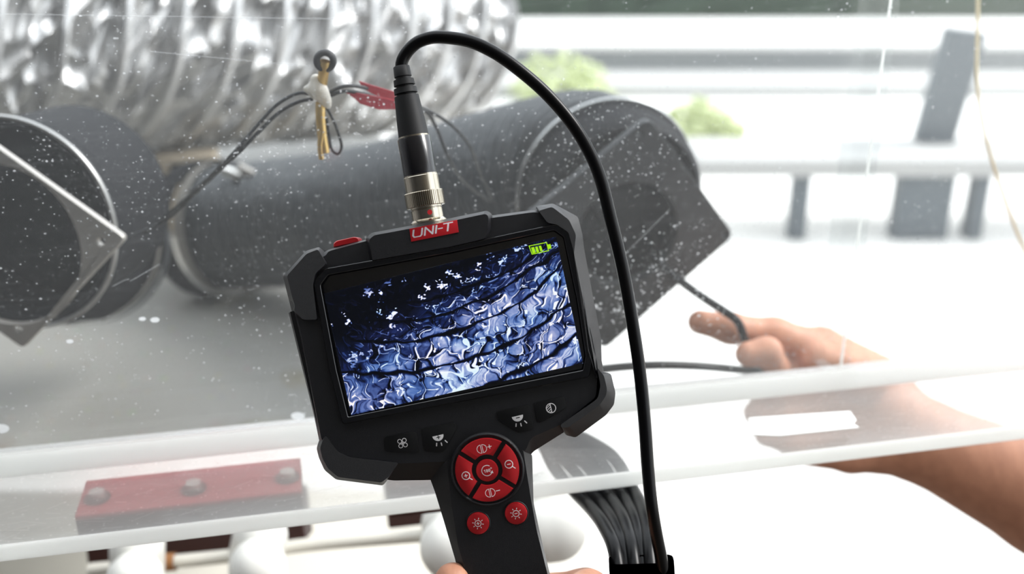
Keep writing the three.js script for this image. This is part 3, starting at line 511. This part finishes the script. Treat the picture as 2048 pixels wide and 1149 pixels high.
const icon = {
  clover: (c) => { c.lineWidth = 1.4; for (const [x, y] of [[-4.8, -4.8], [4.8, -4.8], [-4.8, 4.8], [4.8, 4.8]]) circ(c, x, y, 4); seg(c, -2, 0, 2, 0); seg(c, 0, -2, 0, 2); },
  lamp: (plus) => (c) => { c.beginPath(); c.arc(-1, -6, 11.5, 0, Math.PI); c.fill(); c.lineWidth = 2.4; seg(c, -7, 9, -8.5, 14); seg(c, 2, 10.5, 2, 15.5); seg(c, 11, 7.5, 14, 12); c.strokeStyle = '#08080a'; c.lineWidth = 1.8; seg(c, -4, -2, 2.5, -2); if (plus) seg(c, -0.8, -5, -0.8, 1.2); },
  contrast: (c) => { c.lineWidth = 1.6; circ(c, 0, 0, 9.4); seg(c, 0, -9.4, 0, 9.4); c.lineWidth = 1.3; seg(c, -8, -2, -1, -7); seg(c, -9, 3, -1, -2.5); seg(c, -7, 6.5, -1, 2); seg(c, -4, 8.5, -1, 6.5); },
  sat: (plus) => (c) => { c.lineWidth = 1.25; c.beginPath(); c.arc(-4, 0, 8.2, Math.PI / 2, -Math.PI / 2); c.closePath(); c.stroke(); c.beginPath(); c.arc(-1, 0, 8.2, -Math.PI / 2, Math.PI / 2); c.closePath(); c.stroke(); c.lineWidth = 1.7; seg(c, 10, -1, 17, -1); if (plus) seg(c, 13.5, -4.5, 13.5, 2.5); },
  zoom: (plus) => (c) => { c.lineWidth = 1.7; circ(c, -1, -1, 7.8); seg(c, 4.6, 4.6, 9.6, 9.6); seg(c, -4, -1, 2, -1); if (plus) seg(c, -1, -4, -1, 2); },
  turn: (c) => { c.lineWidth = 1.5; circ(c, 0, 0, 10.5, 0.62, 5.4); c.beginPath(); c.moveTo(5, 6); c.lineTo(11.5, 8); c.lineTo(10.5, 1.5); c.fill(); c.font = 'bold 8.4px sans-serif'; c.textAlign = 'center'; c.fillText('180', 0, 3.1); c.lineWidth = 0.8; circ(c, 9.0, -3, 1.2); },
  sun: (plus) => (c) => { c.lineWidth = 1.5; circ(c, 0, 0, 6.2); c.lineWidth = 1.6; for (let k = 0; k < 8; k++) { const a = k * Math.PI / 4 + 0.35; seg(c, Math.cos(a) * 9, Math.sin(a) * 9, Math.cos(a) * 11, Math.sin(a) * 11); } seg(c, -2.6, 0, 2.6, 0); if (plus) seg(c, 0, -2.6, 0, 2.6); },
};
const keyMat = (tex, rough = 0.5) => std({ map: tex, roughness: rough });
const BLACKKEY = '#08080a', REDKEY = '#a80d16';
for (const [pts, ic] of [
  [[[768, 880], [771, 874], [828, 864], [833, 867], [839, 902], [835, 906], [774, 904], [770, 901]], [805, 887, icon.clover]],
  [[[843, 859], [848, 857], [906, 846], [913, 850], [912, 861], [889, 902], [882, 905], [852, 904], [849, 901]], [878, 877, icon.lamp(true)]],
  [[[993, 828], [995, 824], [1054, 811], [1060, 814], [1067, 856], [1064, 860], [1037, 866], [1032, 864], [998, 843], [994, 836]], [1037, 838, icon.lamp(false)]],
  [[[1068, 811], [1071, 807], [1123, 794], [1129, 796], [1132, 813], [1130, 818], [1078, 847], [1074, 845]], [1102, 817, icon.contrast]],
]) {
  const z = 0.45 * mm, p = roundPoly(dl(pts, z), 0.6 * mm), b = bbox(p);
  part('black_key', plate(p, z, -0.5 * mm, 0.15 * mm, b), keyMat(keyTex(b, BLACKKEY, [[...ic, z]]), 0.42), device);
}
{
  const zk = 3.2 * mm, C = dv(974, 941, zk), k = PXM * (0.45 - zk) / 0.45;
  part('keypad_well', new THREE.CylinderGeometry(72 * k, 75 * k, 2.2 * mm, 72).rotateX(Math.PI / 2).translate(C[0], C[1], 0.9 * mm), M.darkPlastic, device);
  part('keypad_ring', new THREE.TorusGeometry(71.5 * k, 3.4 * k, 12, 96).translate(C[0], C[1], 2.0 * mm), M.plastic, device);
  const segPoly = (a0) => { const p = [], ro = 64.5 * k, ri = 31 * k, gap = 4.6 * k, N = 18; for (let i = 0; i <= N; i++) { const a = lerp(a0 + gap / ro, a0 + Math.PI / 2 - gap / ro, i / N); p.push([C[0] + ro * Math.cos(a), C[1] + ro * Math.sin(a)]); } for (let i = N; i >= 0; i--) { const a = lerp(a0 + gap / ri, a0 + Math.PI / 2 - gap / ri, i / N); p.push([C[0] + ri * Math.cos(a), C[1] + ri * Math.sin(a)]); } return p; };
  const q = Math.PI / 4;
  for (const [a0, x, y, ic] of [[q, 966, 898, icon.sat(true)], [3 * q, 933, 953, icon.zoom(true)], [5 * q, 983, 986, icon.sat(false)], [-q, 1019, 930, icon.zoom(false)]]) {
    const p = segPoly(a0), b = bbox(p); part('red_key', plate(p, zk, 1 * mm, 0.35 * mm, b, 0.6), keyMat(keyTex(b, REDKEY, [[x, y, ic, zk]])), device);
  }
  const disc = (px, py, r, z, ic) => { const c = dv(px, py, z), p = Array.from({ length: 48 }, (_, i) => [c[0] + r * k * Math.cos(i * Math.PI / 24), c[1] + r * k * Math.sin(i * Math.PI / 24)]), b = bbox(p); part('red_key', plate(p, z, z - 2 * mm, 0.4 * mm, b, 0.6), keyMat(keyTex(b, REDKEY, [[px, py, ic, z]])), device); return c; };
  disc(974, 942, 22.5, zk, icon.turn);
  for (const [x, y, ic] of [[956, 1048, icon.sun(true)], [1032, 1028, icon.sun(false)]]) { const c = disc(x, y, 22.6, 2.0 * mm, ic); part('key_bezel', new THREE.TorusGeometry(23.6 * k, 1.6 * k, 10, 64).translate(c[0], c[1], 1.1 * mm), M.darkPlastic, device); }
}
{ // lit picture: the inside of a crinkled foil duct
  const w = 1024, h = 560, q = (px, py) => { const x = px - 648, y = py - 588; return [(247 * x - 54 * y) / 122138, (112 * x + 470 * y) / 122138]; };
  const arcs = [
    [[640, 560], [762, 556], [900, 540], [1000, 508], [1120, 455]],
    [[640, 592], [762, 604], [841, 606], [892, 595], [953, 571], [1005, 551], [1046, 530], [1120, 480]],
    [[650, 622], [742, 644], [796, 644], [841, 640], [892, 628], [943, 609], [984, 592], [1022, 571], [1063, 541], [1097, 523], [1125, 500]],
    [[660, 655], [670, 664], [714, 681], [762, 686], [810, 685], [858, 679], [912, 664], [967, 643], [1029, 616], [1077, 582], [1125, 534]],
    [[665, 740], [683, 746], [741, 750], [810, 747], [878, 737], [943, 719], [1012, 691], [1063, 664], [1131, 616], [1145, 606]],
    [[680, 860], [820, 838], [950, 785], [1050, 737], [1110, 706], [1165, 664]],
    [[690, 960], [900, 880], [1060, 800], [1180, 730]],
  ].map((l) => l.map((p) => q(...p)));
  const arcAt = (l, s) => { let i = 0; while (i < l.length - 2 && s > l[i + 1][0]) i++; const a = l[i], b = l[i + 1]; return lerp(a[1], b[1], (s - a[0]) / (b[0] - a[0])); };
  const cellRnd = (i, j, k) => { let n = Math.imul(i * 374761 + 11, 668265263) ^ Math.imul(j * 2147483 + k * 97 + 5, 374761393); n = Math.imul(n ^ (n >>> 13), 1274126177); return ((n ^ (n >>> 16)) >>> 0) / 4294967296; };
  const worley = (x, y, k) => { let d1 = 9, d2 = 9, id = 0, gx = 0; const ix = Math.floor(x), iy = Math.floor(y); for (let j = -1; j <= 1; j++) for (let i = -1; i <= 1; i++) { const dx = ix + i + cellRnd(ix + i, iy + j, k) - x, dy = iy + j + cellRnd(ix + i, iy + j, k + 1) - y, d = 0.55 * Math.hypot(dx, dy) + 0.3 * Math.abs(dx + 0.4 * dy) + 0.3 * Math.abs(dy - 0.3 * dx); if (d < d1) { d2 = d1; d1 = d; id = cellRnd(ix + i, iy + j, k + 2); const a = 6.28 * cellRnd(ix + i, iy + j, k + 3); gx = dx * Math.cos(a) + dy * Math.sin(a); } else if (d < d2) d2 = d; } return [d2 - d1, id, gx]; };
  const ramp = (b) => { const K = [[0, 4, 6, 14], [0.22, 24, 36, 84], [0.45, 84, 112, 178], [0.68, 154, 168, 214], [0.86, 212, 222, 246], [1, 246, 250, 255]]; b = clamp(b); let i = 0; while (i < K.length - 2 && b > K[i + 1][0]) i++; const t = (b - K[i][0]) / (K[i + 1][0] - K[i][0]); return [1, 2, 3].map((c) => lerp(K[i][c], K[i + 1][c], t)); };
  const pic = canvasTex(w, h, (c) => {
    const im = c.createImageData(w, h), d = im.data;
    for (let y = 0; y < h; y++) for (let x = 0; x < w; x++) {
      const s0 = x / w, t0 = y / h, s = s0 + 0.006 * noise2(s0 * 11, t0 * 8), t = t0 + 0.013 * noise2(s0 * 8 + 30, t0 * 9);
      const a = arcs.map((l) => arcAt(l, s)); let b = 0; while (b < a.length - 1 && t > a[b]) b++;
      const tp = b ? a[b - 1] : a[0] - 0.16, bt = a[b] > tp ? a[b] : tp + 0.2, v = clamp((t - tp) / (bt - tp));
      const th = bt - tp, edge = Math.min(v, 1 - v) * th, thick = 0.010 + 0.007 * noise2(s * 6, b * 5);
      const wx = s * 12.5 + 0.22 * noise2(s * 9, t * 7) + 0.5 * (v - 0.5) * noise2(s * 5 + 60, b * 3), wy = v * 1.45 + 0.15 * noise2(s * 12 + 9, t * 10);
      const [e1, id1, gx] = worley(wx, wy, b * 7), [e2, id3, gx2] = worley(wx * 1.9 + 4, wy * 1.6, b * 7 + 40), id2 = 0.5 + 0.5 * noise2(wx * 0.8, wy * 0.9 + b * 9);
      const env = sstep(-0.02, 0.58, t0 * 0.95 + s0 * 0.46 - 0.31) * (0.72 + 0.28 * sstep(0.1, 0.45, s0));
      let br = env * (0.37 + 0.24 * id1 + 0.42 * gx + 0.30 * gx2 + 0.20 * id2 + 0.10 * noise2(wx * 1.1, wy * 2.2) + 0.05 * noise2(s * 50, t * 34));
      const fold = Math.pow(1 - Math.abs(noise2(wx * 1.15 + 0.5 * v, wy * 0.55 + b * 5)), 7), gate = sstep(0.35, 0.6, id1);
      br -= env * 0.45 * (sstep(0.08, 0.14, e1) - sstep(0.16, 0.30, e1)) * (0.4 + 0.6 * id3) + env * 0.3 * Math.pow(1 - Math.abs(noise2(wx * 1.15 + 0.5 * v + 0.12, wy * 0.55 + b * 5)), 9);
      const cut = sstep(-0.15, 0.12, noise2(wx * 1.5 + 11, wy * 1.9 + b)), cut2 = sstep(0.1, 0.3, noise2(wx * 1.9 + 71, wy * 2.3 + b));
      br = Math.min(br, 0.80);
      br += ((1 - sstep(0.05, 0.085, e1)) * gate * cut * 1.1 + 0.9 * sstep(0.35, 0.6, fold) * sstep(0.3, 0.5, id3) * cut2 + 0.9 * (1 - sstep(0.06, 0.10, e2)) * cut2 * sstep(0.35, 0.5, id3)) * (0.06 + 0.85 * env);
      { let d1 = 9; const X = s0 * 24 + 0.3 * noise2(s0 * 40, t0 * 30), Y = t0 * 15 + 0.3 * noise2(s0 * 40 + 9, t0 * 30), ix = Math.floor(X), iy = Math.floor(Y); for (let jj = -1; jj <= 1; jj++) for (let ii = -1; ii <= 1; ii++) if (cellRnd(ix + ii, iy + jj, 402) > 0.72 - 0.35 * s0) { const dd = Math.hypot(ix + ii + cellRnd(ix + ii, iy + jj, 400) - X, iy + jj + cellRnd(ix + ii, iy + jj, 401) - Y) / (0.5 + 0.8 * cellRnd(ix + ii, iy + jj, 403)); d1 = Math.min(d1, dd); } if (env < 0.55) br += (1 - sstep(0.14, 0.34, d1)) * (0.62 - env) * 1.9 * sstep(0.0, 0.16, t0 + 0.12 * s0); }
      br *= sstep(thick * 0.4, thick * 1.9, edge);
      br += 0.03 * noise2(x / 2, y / 2) * br;
      const col = ramp(br), warm = noise2(s * 3 + 3, t * 3); if (warm > 0) { col[0] += 14 * warm * br; col[2] -= 6 * warm * br; } else { col[1] -= -14 * warm * br * 0.5; col[0] += 30 * warm * br; }
      const o = (y * w + x) * 4; d[o] = clamp(col[0], 0, 255); d[o + 1] = clamp(col[1], 0, 255); d[o + 2] = clamp(col[2], 0, 255); d[o + 3] = 255;
    }
    c.putImageData(im, 0, 0);
    const m = (px, py) => { const [s, t] = q(px, py); return [s * w, t * h]; };
    c.strokeStyle = c.fillStyle = '#a8e81e'; c.lineWidth = 4; const poly = (p, fill) => { c.beginPath(); p.forEach((a, i) => i ? c.lineTo(...m(...a)) : c.moveTo(...m(...a))); c.closePath(); fill ? c.fill() : c.stroke(); };
    poly([[1064, 494], [1099, 487], [1103, 503], [1070, 510]]); poly([[1068, 497], [1074, 495.5], [1077.5, 507], [1071, 508.5]], true); poly([[1076, 495.5], [1081, 494.5], [1084.5, 505.5], [1079, 506.5]], true); poly([[1083, 494], [1088, 493], [1091.5, 503.5], [1086.5, 504.5]], true); poly([[1101, 491], [1107, 490], [1109, 499], [1103, 500]], true);
  });
  const z = 0.75 * mm, c4 = dl([[648, 588], [1112, 474], [1166, 727], [703, 831]], z), N = 12, pos = [], uv = [], idx = [];
  for (let j = 0; j <= N; j++) for (let i = 0; i <= N; i++) { const s = i / N, t = j / N, L = (k) => lerp(lerp(c4[0][k], c4[1][k], s), lerp(c4[3][k], c4[2][k], s), t); pos.push(L(0), L(1), z); uv.push(s, 1 - t); }
  for (let j = 0; j < N; j++) for (let i = 0; i < N; i++) { const a = j * (N + 1) + i, b = a + N + 1; idx.push(a, b, a + 1, b, b + 1, a + 1); }
  const g = new THREE.BufferGeometry(); g.setAttribute('position', new THREE.Float32BufferAttribute(pos, 3)); g.setAttribute('uv', new THREE.Float32BufferAttribute(uv, 2)); g.setIndex(idx); g.computeVertexNormals();
  part('screen', g, std({ color: 0x000000, roughness: 0.3, emissive: 0xffffff, emissiveMap: pic, emissiveIntensity: 1.0 }), device, 'lit screen showing crinkled foil inside a duct');
  const cl = dv(906, 652, 1.2 * mm), lamp = new THREE.RectAreaLight(0xaebcff, 0.05, 0.104, 0.056); lamp.name = 'screen_glow'; lamp.position.set(cl[0], cl[1], 2.2 * mm); lamp.rotation.y = Math.PI; device.add(lamp);
}
// ---------- plug and cable ----------
{
  const zc = -10 * mm, B = V(...dv(857, 441, zc), zc).applyMatrix4(DEV), T = V(...dv(803, 136, zc), zc).applyMatrix4(DEV), ax = T.clone().sub(B).normalize(), u = B.distanceTo(T) / 310;   // u: one photo pixel along the plug
  const m4 = new THREE.Matrix4().compose(B, new THREE.Quaternion().setFromUnitVectors(V(0, 1, 0), ax), V(1, 1, 1));
  const L = (pts, n = 72) => toCreasedNormals(lathe(pts.map(([r, y]) => [r * u, y * u]), n).toNonIndexed(), 0.6).applyMatrix4(m4);
  const sock = wpart('socket', L([[0.01, -26], [37, -26], [37, -2], [34, 1], [32, 3], [32, 22], [30.5, 23], [30.5, 24], [32, 25], [32, 38], [0.01, 38]]), M.chrome, device, 'chrome plug socket with a red dot');
  { const n = DN.clone(), c = B.clone().addScaledVector(ax, 14 * u); const side = ax.clone().cross(n).normalize(), dir = n.clone().addScaledVector(ax, -n.dot(ax)).normalize().multiplyScalar(0.96).addScaledVector(side, 0.28).normalize(); const p = c.clone().addScaledVector(dir, 32 * u), dot = new THREE.CylinderGeometry(5 * u, 5 * u, 0.0005, 20).applyQuaternion(new THREE.Quaternion().setFromUnitVectors(V(0, 1, 0), dir)).translate(p.x, p.y, p.z); wpart('red_dot', dot, M.red, sock, 'red dot'); }
  const cab = thing('probe_cable', 'black probe cable arching from a chrome plug on top of the device', 'cable', B);
  const knurl = (() => { const n = 180, sh = new THREE.Shape(); for (let i = 0; i < n; i++) { const r = (i % 3 === 0 ? 36.2 : 38.4) * u, a = i / n * 2 * Math.PI; i ? sh.lineTo(r * Math.cos(a), r * Math.sin(a)) : sh.moveTo(r, 0); } return new THREE.ExtrudeGeometry(sh, { depth: 28 * u, bevelEnabled: true, bevelSize: 1 * u, bevelThickness: 1.2 * u, bevelSegments: 1 }).rotateX(-Math.PI / 2).translate(0, 29 * u, 0).applyMatrix4(m4); })();
  const col = wpart('plug_collar', L([[33, 57], [35.3, 58], [35.3, 89], [34.6, 90], [34.6, 92.5], [0.01, 92.5]]), M.chrome, cab, 'chrome collar');
  wpart('knurled_grip', knurl, M.chrome, col);
  wpart('plug_sleeve', L([[33.8, 92], [33.8, 166], [33, 168], [0.01, 168]]), M.anodised, cab, 'glossy black sleeve');
  wpart('plug_collar', L([[31, 168], [31, 171.5], [0.01, 171.5]]), M.chrome, cab, 'thin chrome ring');
  wpart('strain_relief', L([[30.5, 171], [30.2, 176], [28.5, 205], [26.0, 235], [24.8, 251], [24.5, 253], [18, 253.5], [18, 257], [23.5, 258], [23, 269], [17, 270], [17, 273.5], [21.5, 274.5], [20.5, 286], [15.5, 287], [15.5, 291], [17.6, 292], [16.6, 312], [16, 313], [12, 313]]), M.darkPlastic, cab, 'ribbed rubber strain relief');
  const r = 12.9 * PXM, e = T.clone().addScaledVector(ax, -0.006), d0 = (p) => CAM.distanceTo(p), dep = T.clone().sub(CAM).dot(dirOf(1024, 574.5));
  const path = [[803, 128, dep - 0.0005], [812, 107, dep - 0.001], [833, 86, dep - 0.002], [865, 75, dep - 0.003], [902, 76, dep - 0.004], [943, 84, dep - 0.004], [990, 106, dep - 0.004], [1042, 143, dep - 0.003], [1095, 190, dep - 0.001], [1143, 246, dep], [1178, 303, dep + 0.002], [1200, 355, dep + 0.003], [1222, 440, dep + 0.003], [1246, 540, dep + 0.002], [1264, 640, dep], [1279, 740, dep], [1289, 840, dep], [1296, 940, dep], [1303, 1010, dep], [1312, 1065, dep + 0.004], [1322, 1115, dep + 0.010], [1332, 1180, dep + 0.014], [1338, 1300, dep + 0.018], [1300, 1420, dep + 0.04]];
  wpart('cable', new THREE.TubeGeometry(curveOf([e, ...path.map((p) => at(...p))]), 260, r, 16), M.cable, cab);
  // coil strapped at the bottom: strands of the same cable, seen through the base plate
  const bundle = thing('cable_coil', 'bundle of black cable loops held by a strap beside the device grip', 'cable', at(1285, 1149, 0.47));
  for (let k = 0; k < 6; k++) {
    const u = k === 5 ? 2.5 : k, z = k === 5 ? 0.011 : (k % 2) * 0.003;
    wpart('strand', new THREE.TubeGeometry(curveOf([at(975, 1040 + u * 5, 0.60 + z), at(1000, 935, 0.602 + z), at(1075 + u * 4, 884 - u * 6, 0.602 + z), at(1108 + u * 26, 935 - u * 8, 0.592 + z), at(1152 + u * 27, 987 - u * 4, 0.563 + z), at(1184 + u * 24, 1020 - u * 3, 0.535 + z), at(1211 + u * 20.5, 1057 - u * 2, 0.507 + z * 0.8), at(1230 + u * 17, 1102, 0.487 + z * 0.7), at(1240 + u * 16, 1180, 0.476 + z * 0.6), at(1244 + u * 15, 1270, 0.475 + z * 0.6), at(1236 + u * 15, 1380, 0.49 + z), at(1180 + u * 10, 1500, 0.52 + z)]), 130, 0.0037, 12), M.cable, bundle);
  }
  // strap
  const sp = roundPoly([[-0.0165, -0.0075], [0.0135, -0.0100], [0.0150, 0.006], [-0.0150, 0.0095]], 0.005, 6), si = inset(ccw(sp), 0.0009), sh = new THREE.Shape(ccw(sp).map((p) => V2(...p))); sh.holes.push(new THREE.Path(si.reverse().map((p) => V2(...p))));
  const sc = at(1285, 1120, 0.476), ay = at(1292, 1230, 0.474).sub(at(1285, 1110, 0.478)).normalize(), zx = camVec(0, 0, 1), xx = ay.clone().cross(zx).negate().normalize(), zz = xx.clone().cross(ay);
  wpart('strap', new THREE.ExtrudeGeometry(sh, { depth: 0.028, bevelEnabled: true, bevelSize: 0.0002, bevelThickness: 0.0003, bevelSegments: 1 }).applyMatrix4(new THREE.Matrix4().makeBasis(camVec(1, 0.05, 0), zx.clone().negate(), ay).setPosition(sc)), M.rubber, bundle, 'black rubber strap');
}

// ---------- thin probe lead and hands ----------
solo('probe_lead', merged([
  tube([at(900, 800, 0.66), at(1080, 760, 0.66), at(1220, 737, 0.66), at(1310, 731, 0.665), at(1400, 733, 0.68), at(1490, 741, 0.70), at(1560, 744, 0.715), at(1600, 735, 0.725)], 0.0029, 70, 10),
  tube([at(1300, 510, 0.735), at(1355, 558, 0.72), at(1410, 598, 0.705), at(1450, 624, 0.696), at(1474, 642, 0.692), at(1500, 700, 0.70), at(1560, 735, 0.72)], 0.0030, 50, 10),
]), M.cable, 'black probe lead held in the reaching fingers and fed into the duct', 'cable');
{
  const b = (x0, y0, d0, r0, x1, y1, d1, r1) => [at(x0, y0, d0), r0 * mm, at(x1, y1, d1), r1 * mm];
  const bones = [
    b(1400, 645, 0.712, 8.6, 1460, 657, 0.714, 10.2), b(1460, 657, 0.714, 10.2, 1550, 670, 0.722, 11.5), b(1550, 670, 0.722, 11.5, 1640, 705, 0.73, 16),   // thumb laid over the lead
    b(1496, 709, 0.690, 8.8, 1534, 704, 0.692, 9.0), b(1534, 704, 0.692, 9.0, 1560, 750, 0.722, 9.5), b(1560, 750, 0.722, 9.5, 1650, 735, 0.745, 12),        // curled forefinger
    b(1505, 775, 0.718, 8.2, 1560, 782, 0.716, 9.0), b(1560, 782, 0.716, 9.0, 1660, 790, 0.735, 11),
    b(1510, 826, 0.722, 8.2, 1565, 834, 0.718, 9.0), b(1565, 834, 0.718, 9.0, 1665, 830, 0.735, 11),
    b(1530, 872, 0.725, 7.4, 1580, 884, 0.722, 8.2), b(1580, 884, 0.722, 8.2, 1670, 868, 0.735, 10),
    b(1640, 700, 0.735, 17, 1750, 770, 0.745, 23), b(1650, 735, 0.74, 18, 1770, 810, 0.745, 26), b(1660, 790, 0.735, 16, 1780, 840, 0.74, 27), b(1665, 850, 0.735, 14, 1790, 870, 0.74, 25),
    b(1640, 722, 0.712, 13, 1730, 755, 0.715, 18),
    b(1610, 915, 0.735, 6.5, 1700, 915, 0.735, 11), b(1700, 915, 0.735, 11, 1790, 900, 0.735, 20),
    b(1780, 840, 0.74, 28, 1850, 885, 0.735, 30), b(1850, 885, 0.735, 30, 2100, 1000, 0.72, 42), b(2100, 1000, 0.72, 42, 2420, 1150, 0.70, 48),
  ];
  solo('person', bodyGeo(bones, 0.007, 170, 0.01), M.skin, 'bare hand and forearm reaching under the acrylic plate, thumb pressed on the lead', 'person');
}
{
  const b = (x0, y0, d0, r0, x1, y1, d1, r1) => [at(x0, y0, d0), r0 * mm, at(x1, y1, d1), r1 * mm];
  const D = 0.478, bones = [
    b(960, 1330, 0.512, 15, 1080, 1330, 0.512, 15), b(960, 1420, 0.512, 16, 1080, 1420, 0.512, 16), b(950, 1290, 0.51, 11, 1090, 1280, 0.51, 11),
    b(955, 1350, 0.505, 14, 890, 1265, 0.488, 11), b(890, 1265, 0.488, 11, 884, 1205, 0.472, 9.5), b(884, 1205, 0.472, 9.5, 905, 1163, 0.455, 8.2),
  ];
  [[1172, 1182, 0], [1176, 1258, 1], [1170, 1334, 2], [1160, 1402, 3]].forEach(([x, y, k]) => { const s = k === 3 ? 0.85 : 1; bones.push(b(1085, y + 8, 0.508, 10.5 * s, x, y, 0.497, 9.6 * s), b(x, y, 0.497, 9.6 * s, x + 6, y + 2, 0.466, 8.8 * s), b(x + 6, y + 2, 0.466, 8.8 * s, x - 32, y + 4, 0.447, 7.6 * s)); });
  bones.push(b(1020, 1420, 0.512, 22, 1010, 1560, 0.515, 25), b(1010, 1560, 0.515, 25, 980, 1950, 0.5, 38));
  const o = solo('person', bodyGeo(bones, 0.006, 150, 0.01), M.skin, 'hand wrapped round the grip of the device at the lower frame edge', 'person');
}

renderer.render(scene, camera);
